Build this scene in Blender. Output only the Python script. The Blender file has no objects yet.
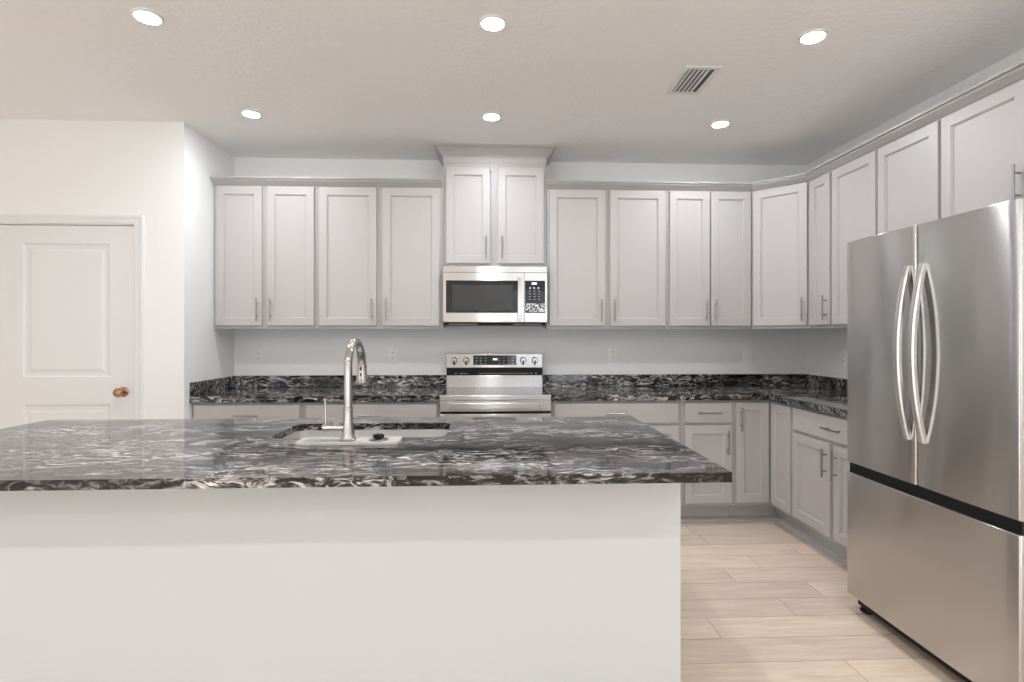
import bpy, bmesh, math, random
from mathutils import Vector, Matrix
random.seed(7)
S = bpy.context.scene
COL = S.collection
PI = math.pi

# ------------------------------------------------------------------ camera
D, CH, FPX, TH, CX = 4.355, 1.3211, 543.63, 0.0432, -0.049
cam = bpy.data.cameras.new('camera'); cam_o = bpy.data.objects.new('camera', cam); COL.objects.link(cam_o)
cam.sensor_width = 36.0; cam.lens = FPX / 1024 * 36.0
cam.shift_y = -(341 - 335.65) / 1024
cam_o.location = (CX, -D, CH); cam_o.rotation_euler = (PI / 2, 0, -TH)
cam.clip_start = 0.05
S.camera = cam_o

# ------------------------------------------------------------------ view / world / light levels
S.view_settings.view_transform = 'Standard'; S.view_settings.look = 'None'
S.view_settings.exposure = 0.25; S.view_settings.gamma = 1.0
S.view_settings.use_curve_mapping = False
LENS = 350.0          # strength of each recessed lamp lens
SKY = 4.0            # strength of the sky and the added ground glow
W = bpy.data.worlds.new('sky'); S.world = W; W.use_nodes = True
bg = W.node_tree.nodes['Background']; bg.inputs[1].default_value = SKY
_nt = W.node_tree; _tc = _nt.nodes.new('ShaderNodeTexCoord'); _sp = _nt.nodes.new('ShaderNodeSeparateXYZ'); _cr = _nt.nodes.new('ShaderNodeValToRGB')
_mr = _nt.nodes.new('ShaderNodeMapRange'); _mr.inputs['From Min'].default_value = -1; _mr.inputs['From Max'].default_value = 1
_cr.color_ramp.elements[0].position = .485; _cr.color_ramp.elements[0].color = (.86, .91, .95, 1)     # added ground glow, brighter than the sky, to lift the ceiling
_cr.color_ramp.elements[1].position = .50; _cr.color_ramp.elements[1].color = (.42, .45, .48, 1)    # sky
_nt.links.new(_tc.outputs['Generated'], _sp.inputs[0]); _nt.links.new(_sp.outputs['Z'], _mr.inputs['Value'])
_nt.links.new(_mr.outputs[0], _cr.inputs[0]); _nt.links.new(_cr.outputs[0], bg.inputs[0])
S.cycles.diffuse_bounces = 12; S.cycles.max_bounces = 16; S.cycles.glossy_bounces = 5
S.cycles.caustics_reflective = True
S.cycles.sample_clamp_indirect = 4.0

# room numbers (metres). back wall is y = 0, the camera looks towards +y
XL, XR, YD, ZC = -2.04, 2.549, -0.706, 2.719
YB, XFL = -8.6, -4.6     # wall behind the camera, far left wall

def portal(x0, x1, z0, z1):
    l = bpy.data.lights.new('window_portal', 'AREA'); l.shape = 'RECTANGLE'; l.size = x1 - x0; l.size_y = z1 - z0
    o = bpy.data.objects.new('window_portal', l); COL.objects.link(o)
    o.location = ((x0 + x1) / 2, YB - 0.14, (z0 + z1) / 2); o.rotation_euler = (PI / 2, 0, 0)
    l.cycles.is_portal = True
WINS = [(0.40, 2.35, 0.0, 2.40), (-3.3, -1.7, 0.25, 2.40)]  # first read from the reflections; second is unseen, added for more daylight
for w_ in WINS: portal(*w_)
SIDE = (-8.0, -6.0, 0.25, 2.40)     # unseen window added for ceiling light, far left wall: y0, y1, z0, z1
_l = bpy.data.lights.new('window_portal', 'AREA'); _l.shape = 'RECTANGLE'; _l.size = SIDE[1] - SIDE[0]; _l.size_y = SIDE[3] - SIDE[2]; _l.cycles.is_portal = True
_o = bpy.data.objects.new('window_portal', _l); COL.objects.link(_o)
_o.location = (XFL - .14, (SIDE[0] + SIDE[1]) / 2, (SIDE[2] + SIDE[3]) / 2); _o.rotation_euler = (PI / 2, 0, -PI / 2)

# ------------------------------------------------------------------ materials
def new_mat(name):
    m = bpy.data.materials.new(name); m.use_nodes = True
    nt = m.node_tree; b = nt.nodes['Principled BSDF']
    return m, nt, b
def N(nt, t, **kw):
    n = nt.nodes.new(t)
    for k, v in kw.items(): setattr(n, k, v)
    return n
def simple(name, col, rough=0.5, metal=0.0, spec=None, coat=0):
    m, nt, b = new_mat(name)
    b.inputs['Base Color'].default_value = (*col, 1); b.inputs['Roughness'].default_value = rough
    b.inputs['Metallic'].default_value = metal
    if spec is not None: b.inputs['Specular IOR Level'].default_value = spec
    if coat: b.inputs['Coat Weight'].default_value = coat; b.inputs['Coat Roughness'].default_value = 0.08
    return m
def textured(name, col, rough, scale, bump, dist=0.002, detail=3):
    m, nt, b = new_mat(name)
    b.inputs['Base Color'].default_value = (*col, 1); b.inputs['Roughness'].default_value = rough
    tc = N(nt, 'ShaderNodeTexCoord'); no = N(nt, 'ShaderNodeTexNoise'); bp = N(nt, 'ShaderNodeBump')
    no.inputs['Scale'].default_value = scale; no.inputs['Detail'].default_value = detail
    bp.inputs['Strength'].default_value = bump; bp.inputs['Distance'].default_value = dist
    nt.links.new(tc.outputs['Object'], no.inputs['Vector']); nt.links.new(no.outputs['Fac'], bp.inputs['Height'])
    nt.links.new(bp.outputs['Normal'], b.inputs['Normal'])
    return m
M = {}
M['wall'] = textured('wall_paint', (0.845, 0.852, 0.85), 0.6, 45, 0.25)
M['ceiling'] = textured('ceiling_paint', (0.905, 0.912, 0.912), 0.85, 38, 0.8, 0.005)
M['island'] = textured('island_wall_paint_dimmed', (0.63, 0.655, 0.665), 0.6, 45, 0.2)  # darker copy of the wall paint, offsets excess light on the island front
M['trim'] = simple('white_trim_paint', (0.77, 0.78, 0.785), 0.35)
M['cab'] = textured('grey_cabinet_paint', (0.475, 0.457, 0.452), 0.38, 60, 0.03)
M['frame'] = simple('grey_cabinet_paint_shaded', (0.42, 0.412, 0.408), 0.4)  # darker copy of the cabinet paint; shading on frames and crown put into colour
M['toe'] = simple('grey_toe_kick_paint', (0.42, 0.42, 0.425), 0.45)
M['black'] = simple('black_plastic', (0.008, 0.008, 0.009), 0.45, spec=.25)
M['glass_black'] = simple('black_glass', (0.008, 0.008, 0.009), 0.05, spec=0.5)
M['cooktop'] = simple('cooktop_glass', (0.01, 0.01, 0.011), 0.06, spec=0.9)
M['plastic'] = simple('white_plastic', (0.90, 0.90, 0.89), 0.35)
M['slot'] = simple('dark_slot', (0.08, 0.08, 0.08), 0.6)
M['nickel'] = simple('satin_nickel', (0.50, 0.475, 0.455), 0.16, 1.0)
M['pull'] = simple('brushed_pull_nickel', (0.36, 0.35, 0.34), 0.3, 1.0)
M['chrome'] = simple('chrome', (0.78, 0.77, 0.76), 0.1, 1.0)
M['bronze'] = simple('copper_bronze', (0.42, 0.25, 0.15), 0.25, 1.0)
M['mat'] = simple('pale_grey_silicone', (0.56, 0.555, 0.55), 0.5)
M['body'] = simple('grey_appliance_side', (0.30, 0.30, 0.305), 0.45)
M['mark'] = simple('pale_panel_print', (0.55, 0.55, 0.56), 0.5)

def steel(name, col, rough, aniso, wav=0.0, rot=0.0, grain=.04):
    m, nt, b = new_mat(name)
    b.inputs['Base Color'].default_value = (*col, 1); b.inputs['Metallic'].default_value = 1
    b.inputs['Anisotropic'].default_value = aniso; b.inputs['Anisotropic Rotation'].default_value = rot
    tg = N(nt, 'ShaderNodeTangent', direction_type='RADIAL', axis='Z')
    nt.links.new(tg.outputs[0], b.inputs['Tangent'])
    tc = N(nt, 'ShaderNodeTexCoord'); mp = N(nt, 'ShaderNodeMapping'); no = N(nt, 'ShaderNodeTexNoise')
    mp.inputs['Scale'].default_value = (3, 3, 420); no.inputs['Scale'].default_value = 2
    mr = N(nt, 'ShaderNodeMapRange'); mr.inputs['To Min'].default_value = rough * (1 - grain); mr.inputs['To Max'].default_value = rough * (1 + grain)
    nt.links.new(tc.outputs['Object'], mp.inputs[0]); nt.links.new(mp.outputs[0], no.inputs['Vector'])
    nt.links.new(no.outputs['Fac'], mr.inputs['Value']); nt.links.new(mr.outputs[0], b.inputs['Roughness'])
    if wav:
        n2 = N(nt, 'ShaderNodeTexNoise'); n2.inputs['Scale'].default_value = 1.6; n2.inputs['Detail'].default_value = 1
        bp = N(nt, 'ShaderNodeBump'); bp.inputs['Strength'].default_value = 1; bp.inputs['Distance'].default_value = wav
        nt.links.new(tc.outputs['Object'], n2.inputs['Vector']); nt.links.new(n2.outputs['Fac'], bp.inputs['Height'])
        nt.links.new(bp.outputs[0], b.inputs['Normal'])
    return m
ROT = 0.25
M['steel'] = steel('brushed_stainless', (0.74, 0.735, 0.73), 0.24, 1.0, rot=ROT)
M['fridge'] = steel('fridge_stainless', (0.60, 0.59, 0.58), 0.20, 1.0, 0.002, rot=ROT, grain=.05)
M['sink'] = steel('sink_stainless', (0.80, 0.79, 0.78), 0.36, 0.0)

def emit(name, col, st):
    m, nt, b = new_mat(name)
    b.inputs['Base Color'].default_value = (0, 0, 0, 1)
    b.inputs['Emission Color'].default_value = (*col, 1); b.inputs['Emission Strength'].default_value = st
    return m
M['lens'] = emit('lit_lens', (0.945, 0.98, 1.015), LENS)
M['led'] = emit('display_digits', (0.85, 0.95, 1.0), 1.3)

def granite():
    m, nt, b = new_mat('black_granite_with_white_veins')
    L = nt.links.new
    tc = N(nt, 'ShaderNodeTexCoord')
    warp = N(nt, 'ShaderNodeTexNoise'); warp.inputs['Scale'].default_value = 5.0; warp.inputs['Detail'].default_value = 3
    L(tc.outputs['Object'], warp.inputs['Vector'])
    sub = N(nt, 'ShaderNodeVectorMath', operation='SUBTRACT'); sub.inputs[1].default_value = (.5, .5, .5)
    L(warp.outputs['Color'], sub.inputs[0])
    sc = N(nt, 'ShaderNodeVectorMath', operation='SCALE'); sc.inputs['Scale'].default_value = 0.13
    L(sub.outputs[0], sc.inputs[0])
    add = N(nt, 'ShaderNodeVectorMath', operation='ADD'); L(tc.outputs['Object'], add.inputs[0]); L(sc.outputs[0], add.inputs[1])
    mp = N(nt, 'ShaderNodeMapping'); mp.inputs['Scale'].default_value = (12.0, 58, 58); mp.inputs['Rotation'].default_value = (0, 0.0, 0.10)
    L(add.outputs[0], mp.inputs[0])
    n1 = N(nt, 'ShaderNodeTexNoise'); n1.inputs['Scale'].default_value = 1.0; n1.inputs['Detail'].default_value = 9; n1.inputs['Roughness'].default_value = 0.74; n1.inputs['Distortion'].default_value = 0.9
    L(mp.outputs[0], n1.inputs['Vector'])
    r1 = N(nt, 'ShaderNodeValToRGB')
    e = r1.color_ramp.elements
    e[0].position = 0.44; e[0].color = (0.004, 0.004, 0.005, 1)
    e[1].position = 0.63; e[1].color = (0.78, 0.76, 0.74, 1)
    a = e.new(0.50); a.color = (0.05, 0.048, 0.047, 1)
    a = e.new(0.545); a.color = (0.32, 0.30, 0.292, 1)
    L(n1.outputs['Fac'], r1.inputs['Fac'])
    # broad dark / light patches
    mp2 = N(nt, 'ShaderNodeMapping'); mp2.inputs['Scale'].default_value = (1.3, 4.5, 4.5); L(add.outputs[0], mp2.inputs[0])
    n2 = N(nt, 'ShaderNodeTexNoise'); n2.inputs['Scale'].default_value = 1.4; n2.inputs['Detail'].default_value = 3
    L(mp2.outputs[0], n2.inputs['Vector'])
    r2 = N(nt, 'ShaderNodeMapRange'); r2.inputs['From Min'].default_value = 0.35; r2.inputs['From Max'].default_value = 0.62
    r2.inputs['To Min'].default_value = 0.22; r2.inputs['To Max'].default_value = 1.2
    L(n2.outputs['Fac'], r2.inputs['Value'])
    mul = N(nt, 'ShaderNodeVectorMath', operation='SCALE'); L(r1.outputs['Color'], mul.inputs[0]); L(r2.outputs[0], mul.inputs['Scale'])
    L(mul.outputs[0], b.inputs['Base Color'])
    b.inputs['Roughness'].default_value = 0.06; b.inputs['IOR'].default_value = 1.48
    return m
M['granite'] = granite()

def floor_mat():
    m, nt, b = new_mat('pale_oak_planks'); L = nt.links.new
    at = N(nt, 'ShaderNodeAttribute'); at.attribute_name = 'plank'
    tc = N(nt, 'ShaderNodeTexCoord')
    mp = N(nt, 'ShaderNodeMapping'); mp.inputs['Scale'].default_value = (1.6, 14, 1)
    off = N(nt, 'ShaderNodeVectorMath', operation='MULTIPLY'); off.inputs[1].default_value = (13, 7, 0); L(at.outputs['Color'], off.inputs[0])
    ad = N(nt, 'ShaderNodeVectorMath', operation='ADD'); L(tc.outputs['Object'], ad.inputs[0]); L(off.outputs[0], ad.inputs[1])
    L(ad.outputs[0], mp.inputs[0])
    n1 = N(nt, 'ShaderNodeTexNoise'); n1.inputs['Scale'].default_value = 2.2; n1.inputs['Detail'].default_value = 7; n1.inputs['Roughness'].default_value = .6; n1.inputs['Distortion'].default_value = .6
    L(mp.outputs[0], n1.inputs['Vector'])
    r = N(nt, 'ShaderNodeValToRGB'); e = r.color_ramp.elements
    e[0].position = .3; e[0].color = (0.68, 0.54, 0.43, 1); e[1].position = .7; e[1].color = (0.86, 0.715, 0.595, 1)
    L(n1.outputs['Fac'], r.inputs[0])
    sx = N(nt, 'ShaderNodeSeparateColor'); L(at.outputs['Color'], sx.inputs[0])
    mr = N(nt, 'ShaderNodeMapRange'); mr.inputs['To Min'].default_value = .84; mr.inputs['To Max'].default_value = 1.06; L(sx.outputs[2], mr.inputs['Value'])
    ml = N(nt, 'ShaderNodeVectorMath', operation='SCALE'); L(r.outputs[0], ml.inputs[0]); L(mr.outputs[0], ml.inputs['Scale'])
    L(ml.outputs[0], b.inputs['Base Color']); b.inputs['Roughness'].default_value = .42
    return m
M['floor'] = floor_mat()
M['gap'] = simple('plank_gap', (0.20, 0.15, 0.115), 0.8)

def pane_mat():
    m = bpy.data.materials.new('window_glass'); m.use_nodes = True; nt = m.node_tree; nt.nodes.clear()
    o = N(nt, 'ShaderNodeOutputMaterial'); mx = N(nt, 'ShaderNodeMixShader'); t = N(nt, 'ShaderNodeBsdfTransparent'); g = N(nt, 'ShaderNodeBsdfGlossy')
    g.inputs['Roughness'].default_value = .02; mx.inputs[0].default_value = .06
    nt.links.new(t.outputs[0], mx.inputs[1]); nt.links.new(g.outputs[0], mx.inputs[2]); nt.links.new(mx.outputs[0], o.inputs[0])
    return m
M['pane'] = pane_mat()

# ------------------------------------------------------------------ mesh helpers
def box(bm, x0, x1, y0, y1, z0, z1, bev=0.0, seg=1):
    if x0 > x1: x0, x1 = x1, x0
    if y0 > y1: y0, y1 = y1, y0
    if z0 > z1: z0, z1 = z1, z0
    r = bmesh.ops.create_cube(bm, size=1)
    for v in r['verts']:
        v.co = Vector(((x0 + x1) / 2 + v.co.x * (x1 - x0), (y0 + y1) / 2 + v.co.y * (y1 - y0), (z0 + z1) / 2 + v.co.z * (z1 - z0)))
    if bev:
        es = {e for v in r['verts'] for e in v.link_edges}
        bmesh.ops.bevel(bm, geom=list(es), offset=bev, segments=seg, affect='EDGES', profile=.5)
    return bm
def B(*a, **k): return box(bmesh.new(), *a, **k)
def cyl(bm, p0, p1, r0, r1=None, seg=20):
    r1 = r0 if r1 is None else r1
    p0 = Vector(p0); p1 = Vector(p1); d = p1 - p0
    q = Vector((0, 0, 1)).rotation_difference(d.normalized()).to_matrix().to_4x4()
    mt = Matrix.Translation((p0 + p1) / 2) @ q
    bmesh.ops.create_cone(bm, cap_ends=True, segments=seg, radius1=r0, radius2=r1, depth=d.length, matrix=mt)
    return bm
def lathe(bm, prof, c=(0, 0, 0), axis='Z', seg=28):
    """prof: list of (r, h)."""
    rings = []
    for r, h in prof:
        ring = []
        for i in range(seg):
            a = 2 * PI * i / seg; p = (r * math.cos(a), r * math.sin(a), h)
            if axis == 'Y': p = (p[0], h, p[1])
            if axis == 'X': p = (h, p[0], p[1])
            ring.append(bm.verts.new((c[0] + p[0], c[1] + p[1], c[2] + p[2])))
        rings.append(ring)
    for a, b_ in zip(rings, rings[1:]):
        for i in range(seg): bm.faces.new((a[i], a[(i + 1) % seg], b_[(i + 1) % seg], b_[i]))
    bm.faces.new(rings[0][::-1]); bm.faces.new(rings[-1])
    return bm
def tube(bm, pts, rad, seg=16):
    pts = [Vector(p) for p in pts]; n = len(pts)
    rs = rad if isinstance(rad, (list, tuple)) else [rad] * n
    up = None; rings = []
    for i, p in enumerate(pts):
        t = (pts[min(i + 1, n - 1)] - pts[max(i - 1, 0)]).normalized()
        if up is None:
            up = Vector((1, 0, 0)) if abs(t.x) < .9 else Vector((0, 1, 0))
        up = (up - t * up.dot(t)).normalized(); s = t.cross(up)
        rings.append([bm.verts.new(p + (up * math.cos(2 * PI * k / seg) + s * math.sin(2 * PI * k / seg)) * rs[i]) for k in range(seg)])
    for a, b_ in zip(rings, rings[1:]):
        for k in range(seg): bm.faces.new((a[k], a[(k + 1) % seg], b_[(k + 1) % seg], b_[k]))
    bm.faces.new(rings[0][::-1]); bm.faces.new(rings[-1])
    return bm
def prism(bm, poly, z0, z1):
    lo = [bm.verts.new((x, y, z0)) for x, y in poly]; hi = [bm.verts.new((x, y, z1)) for x, y in poly]
    n = len(poly)
    bm.faces.new(lo[::-1]); bm.faces.new(hi)
    for i in range(n): bm.faces.new((lo[i], lo[(i + 1) % n], hi[(i + 1) % n], hi[i]))
    return bm
def rings_xz(bm, x0, x1, z0, z1, rg, cap=True, back=True):
    """front panel facing -y: rg = list of (inset, y)."""
    rs = []
    for ins, y in rg:
        rs.append([bm.verts.new(p) for p in ((x0 + ins, y, z0 + ins), (x1 - ins, y, z0 + ins), (x1 - ins, y, z1 - ins), (x0 + ins, y, z1 - ins))])
    for a, b_ in zip(rs, rs[1:]):
        for k in range(4): bm.faces.new((a[k], a[(k + 1) % 4], b_[(k + 1) % 4], b_[k]))
    if cap: bm.faces.new(rs[-1])
    if back: bm.faces.new(rs[0][::-1])
    return bm
def sweep(bm, path, prof, closed=False):
    """path: xy polyline, outward = right hand side of travel; prof: closed polygon of (out, z)."""
    pts = [Vector((p[0], p[1])) for p in path]; n = len(pts); rings = []
    for i in range(n):
        ds = []
        if i > 0: ds.append((pts[i] - pts[i - 1]).normalized())
        if i < n - 1: ds.append((pts[i + 1] - pts[i]).normalized())
        ns = [Vector((d.y, -d.x)) for d in ds]
        nn = sum(ns, Vector((0, 0))).normalized(); k = 1 / max(.2, nn.dot(ns[0]))
        rings.append([bm.verts.new((pts[i].x + nn.x * o * k, pts[i].y + nn.y * o * k, z)) for o, z in prof])
    m = len(prof)
    for a, b_ in zip(rings, rings[1:]):
        for k in range(m): bm.faces.new((a[k], a[(k + 1) % m], b_[(k + 1) % m], b_[k]))
    bm.faces.new(rings[0][::-1]); bm.faces.new(rings[-1])
    return bm

def obj(name, bm, mat, parent=None, smooth=False, label=None, matrix=None):
    bmesh.ops.recalc_face_normals(bm, faces=bm.faces)
    me = bpy.data.meshes.new(name); bm.to_mesh(me); bm.free()
    me.materials.append(M[mat] if isinstance(mat, str) else mat)
    if smooth:
        me.polygons.foreach_set('use_smooth', [True] * len(me.polygons)); me.set_sharp_from_angle(angle=math.radians(32))
    o = bpy.data.objects.new(name, me); COL.objects.link(o)
    if parent: o.parent = parent
    if label: o['label'] = label
    return o
def thing(name, label, cat, loc=(0, 0, 0), rz=0.0, group=None):
    o = bpy.data.objects.new(name, None); COL.objects.link(o); o.empty_display_size = .1
    o.location = loc; o.rotation_euler = (0, 0, rz); o['label'] = label; o['category'] = cat
    if group: o['group'] = group
    return o
def tag(o, label, cat, group=None):
    o['label'] = label; o['category'] = cat
    if group: o['group'] = group
    return o
def struct(name, bm, mat, parent=None, smooth=False):
    o = obj(name, bm, mat, parent, smooth)
    if not parent: o['kind'] = 'structure'
    return o
def clone(o, parent=None):
    c = o.copy(); COL.objects.link(c)
    if parent: c.parent = parent
    for ch in [k for k in bpy.data.objects if k.parent == o and k is not c]: clone(ch, c)
    return c

# ------------------------------------------------------------------ room shell
def floor():
    base = B(XFL - .1, XR + .1, YB - .1, .1, -.06, -.0015)
    bm = bmesh.new(); lay = bm.loops.layers.color.new('plank')
    w, Lg, g = .1745, 1.22, .0011
    known = {0: 1.346, 1: .62, 2: 1.505, 3: 1.278, 4: 1.65, 5: 1.405, 6: .97, 7: .50, 8: 1.40}
    y_top = -.805
    for r in range(-5, 46):
        ya, yb = y_top - w * r, y_top - w * (r + 1)
        if yb > .1: continue
        x0 = known.get(r, random.uniform(0, Lg)); x0 -= Lg * math.ceil((x0 - XFL) / Lg)
        x = x0
        while x < XR + .1:
            c = (random.random(), random.random(), random.random(), 1)
            xa, xb = max(x, XFL - .1) + g, min(x + Lg, XR + .1) - g
            if xb > xa:
                f = bm.faces.new([bm.verts.new(p) for p in ((xa, yb + g, 0), (xb, yb + g, 0), (xb, ya - g, 0), (xa, ya - g, 0))])
                for l in f.loops: l[lay] = c
            x += Lg
    fl = struct('floor', bm, 'floor')
    sub = obj('subfloor', base, 'gap', fl)
floor()
struct('ceiling', B(XFL - .1, XR + .1, YB - .1, .1, ZC, ZC + .1), 'ceiling')
struct('wall_back', B(XL - .1, XR + .1, 0, .1, 0, ZC), 'wall')
struct('wall_right', B(XR, XR + .1, YB, 0, 0, ZC), 'wall')
struct('wall_left', B(XL - .11, XL, YD, 0, 0, ZC), 'wall')
bm = bmesh.new()
box(bm, XFL - .1, XFL, YB, SIDE[0], 0, ZC); box(bm, XFL - .1, XFL, SIDE[1], YD + .1, 0, ZC)
box(bm, XFL - .1, XFL, SIDE[0], SIDE[1], 0, SIDE[2]); box(bm, XFL - .1, XFL, SIDE[0], SIDE[1], SIDE[3], ZC)
struct('wall_far_left', bm, 'wall')
bm = bmesh.new(); y_ = SIDE[0]; n_ = 2; wy = (SIDE[1] - SIDE[0]) / n_; t_ = .05
for k in range(n_ + 1): box(bm, XFL - .09, XFL - .03, y_ + wy * k - (t_ / 2 if 0 < k < n_ else (0 if k == 0 else t_)), y_ + wy * k + (t_ / 2 if 0 < k < n_ else (t_ if k == 0 else 0)), SIDE[2], SIDE[3])
box(bm, XFL - .088, XFL - .032, SIDE[0], SIDE[1], SIDE[2], SIDE[2] + t_); box(bm, XFL - .088, XFL - .032, SIDE[0], SIDE[1], SIDE[3] - t_, SIDE[3])
w = struct('window_3', bm, 'trim')
obj('pane', B(XFL - .064, XFL - .058, SIDE[0] + t_, SIDE[1] - t_, SIDE[2] + t_, SIDE[3] - t_), 'pane', w)
# wall holding the white door
DX0, DX1, DZ = -3.223, -2.359, 2.037
bm = bmesh.new()
box(bm, XFL, DX0 - .02, YD, YD + .11, 0, ZC); box(bm, DX1 + .02, XL - .11, YD, YD + .11, 0, ZC); box(bm, DX0 - .02, DX1 + .02, YD, YD + .11, DZ + .015, ZC)
struct('wall_door_side', bm, 'wall')
# closet behind the door so no daylight leaks round it
struct('wall_closet', B(DX0 - .3, XL - .11, YD + .6, YD + .65, 0, ZC), 'wall')
# wall behind the camera with its two openings
bm = bmesh.new()
(a0, a1, a2, a3), (b0, b1, b2, b3) = WINS
box(bm, XFL, b0, YB - .12, YB, 0, ZC); box(bm, b1, a0, YB - .12, YB, 0, ZC); box(bm, a1, XR, YB - .12, YB, 0, ZC)
box(bm, b0, b1, YB - .12, YB, 0, b2); box(bm, b0, b1, YB - .12, YB, b3, ZC); box(bm, a0, a1, YB - .12, YB, a3, ZC)
struct('wall_front', bm, 'wall')
for i, (x0, x1, z0, z1) in enumerate(WINS):
    bm = bmesh.new(); t = .05
    box(bm, x0, x0 + t, YB - .1, YB - .03, z0, z1); box(bm, x1 - t, x1, YB - .1, YB - .03, z0, z1)
    box(bm, x0 + t, x1 - t, YB - .1, YB - .03, z0, z0 + t); box(bm, x0 + t, x1 - t, YB - .1, YB - .03, z1 - t, z1)
    xm = (x0 + x1) / 2; box(bm, xm - .03, xm + .03, YB - .1, YB - .03, z0 + t, z1 - t)
    w = struct('window_%d' % (i + 1), bm, 'trim')
    obj('pane', B(x0 + t, x1 - t, YB - .068, YB - .062, z0 + t, z1 - t), 'pane', w)
# baseboards
struct('baseboard_far_left', B(XFL, XFL + .014, YB, YD, 0, .083, bev=.003), 'trim')
bm = bmesh.new(); box(bm, XFL, DX0 - .08, YD - .014, YD, 0, .083, bev=.003); box(bm, DX1 + .08, XL, YD - .014, YD, 0, .083, bev=.003)
struct('baseboard_door_side', bm, 'trim')
struct('baseboard_right', B(XR - .014, XR, YB, -2.72, 0, .083, bev=.003), 'trim')

# door (two panel)
def white_door():
    yf = YD + .006; bm = bmesh.new()
    xa, xb = DX0, DX1; P = [(DX0 + .16, DX1 - .158, 1.052, 1.92), (DX0 + .16, DX1 - .158, .24, .873)]
    pa, pb = P[0][0], P[0][1]
    box(bm, xa, pa, yf, yf + .035, .01, DZ); box(bm, pb, xb, yf, yf + .035, .01, DZ)
    for z0, z1 in ((.01, .24), (.873, 1.052), (1.92, DZ)): box(bm, pa, pb, yf, yf + .035, z0, z1)
    for a, b_, c, d in P:
        rings_xz(bm, a, b_, c, d, [(0, yf), (.008, yf + .007), (.018, yf + .009), (.034, yf + .009), (.050, yf + .004), (.056, yf + .0035)], back=False)
        box(bm, a, b_, yf + .012, yf + .034, c, d)
    d = struct('door_1', bm, 'trim')
    # knob
    kx, kz = -2.428, .954
    k = obj('knob', lathe(bmesh.new(), [(.012, 0), (.012, -.028), (.018, -.034), (.027, -.044), (.029, -.054), (.024, -.064), (.010, -.069)], (kx, yf - .006, kz), 'Y'), 'bronze', d, True)
    obj('rosette', lathe(bmesh.new(), [(.032, 0), (.032, -.004), (.026, -.009), (.012, -.011)], (kx, yf, kz), 'Y'), 'bronze', d, True)
    obj('latch_plate', B(DX1 - .001, DX1 + .003, yf - .001, yf + .03, kz - .03, kz + .03), 'nickel', d)
    # jamb
    bm = bmesh.new(); g = .004
    box(bm, DX1 + g, DX1 + .02, YD - .001, YD + .11, 0, DZ + .02); box(bm, DX0 - .02, DX0 - g, YD - .001, YD + .11, 0, DZ + .02); box(bm, DX0 - .02, DX1 + .02, YD - .001, YD + .11, DZ + g, DZ + .02)
    box(bm, DX1 - .01, DX1 + g, yf + .036, yf + .05, 0, DZ); box(bm, DX0 - g, DX0 + .01, yf + .036, yf + .05, 0, DZ); box(bm, DX0, DX1, yf + .036, yf + .05, DZ - .01, DZ + g)
    struct('trim_1', bm, 'trim')
    bm = bmesh.new(); w = .057; i0 = DX0 - .008; i1 = DX1 + .008; zt = DZ + .010
    prof = [(0, 0), (0, -.010), (.006, -.013), (.030, -.014), (.046, -.018), (w, -.018), (w, 0)]
    pts = [((i0, 0), (-1, 0)), ((i0, zt), (-1, 1)), ((i1, zt), (1, 1)), ((i1, 0), (1, 0))]
    rg = [[bm.verts.new((p[0] + o * q[0], YD + y, p[1] + o * q[1])) for o, y in prof] for p, q in pts]
    for a, b_ in zip(rg, rg[1:]):
        for k2 in range(len(prof)): bm.faces.new((a[k2], a[(k2 + 1) % len(prof)], b_[(k2 + 1) % len(prof)], b_[k2]))
    bm.faces.new(rg[0]); bm.faces.new(rg[-1])
    struct('trim_2', bm, 'trim')
white_door()

# ------------------------------------------------------------------ cabinets
def pull_bm(x, y, z, vertical=True, L=.165):
    """bar pull standing .03 off the face y (towards -y), centre x,z"""
    bm = bmesh.new(); h = L / 2; s = .048
    if vertical:
        cyl(bm, (x, y - .03, z - h), (x, y - .03, z + h), .0055, seg=12)
        for q in (-s, s): cyl(bm, (x, y, z + q), (x, y - .03, z + q), .0045, seg=10)
    else:
        cyl(bm, (x - h, y - .03, z), (x + h, y - .03, z), .0055, seg=12)
        for q in (-s, s): cyl(bm, (x + q, y, z), (x + q, y - .03, z), .0045, seg=10)
    return bm
def shaker(bm, x0, x1, z0, z1, yb, t=.019, rail=.055):
    yf = yb - t
    rings_xz(bm, x0, x1, z0, z1, [(0, yb), (0, yf + .002), (.002, yf), (rail, yf), (rail + .001, yf + .004), (rail + .006, yf + .006), (rail + .007, yf + .012)])
    return bm
def add_door(t, x0, x1, z0, z1, y, side, where, depthy=0):
    d = obj('door', shaker(bmesh.new(), x0, x1, z0, z1, y), 'cab', t)
    if side:
        hx = x0 + .030 if side == 'L' else x1 - .030
        hz = z0 + .115 if where == 'bottom' else z1 - .115
        obj('handle', pull_bm(hx, y - .019, hz), 'pull', d, True)
    return d
def add_drawer(t, x0, x1, z0, z1, y):
    bm = bmesh.new(); yf = y - .019
    rings_xz(bm, x0, x1, z0, z1, [(0, y), (0, yf + .004), (.003, yf + .001), (.008, yf)])
    d = obj('drawer', bm, 'cab', t)
    obj('handle', pull_bm((x0 + x1) / 2, yf, (z0 + z1) / 2 + .0, False), 'pull', d, True)
def frame_bm(w, y, z0, z1, xs, zs, ft=.019):
    """face frame: outer rect plus stiles (x0,x1) and rails (z0,z1,x0,x1)"""
    bm = bmesh.new()
    for a, b_ in xs:
        mid = a > .05 and b_ < w - .05; zt_ = zs[2][0] if len(zs) > 2 and mid else z1 - (zs[1][1] - zs[1][0])
        box(bm, a, b_, y, y - ft, z0 + (zs[0][1] - zs[0][0] if mid else 0), zt_ if mid else z1)
    for a, b_, c, d in zs: box(bm, c, d, y, y - ft, a, b_)
    return bm
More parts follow.
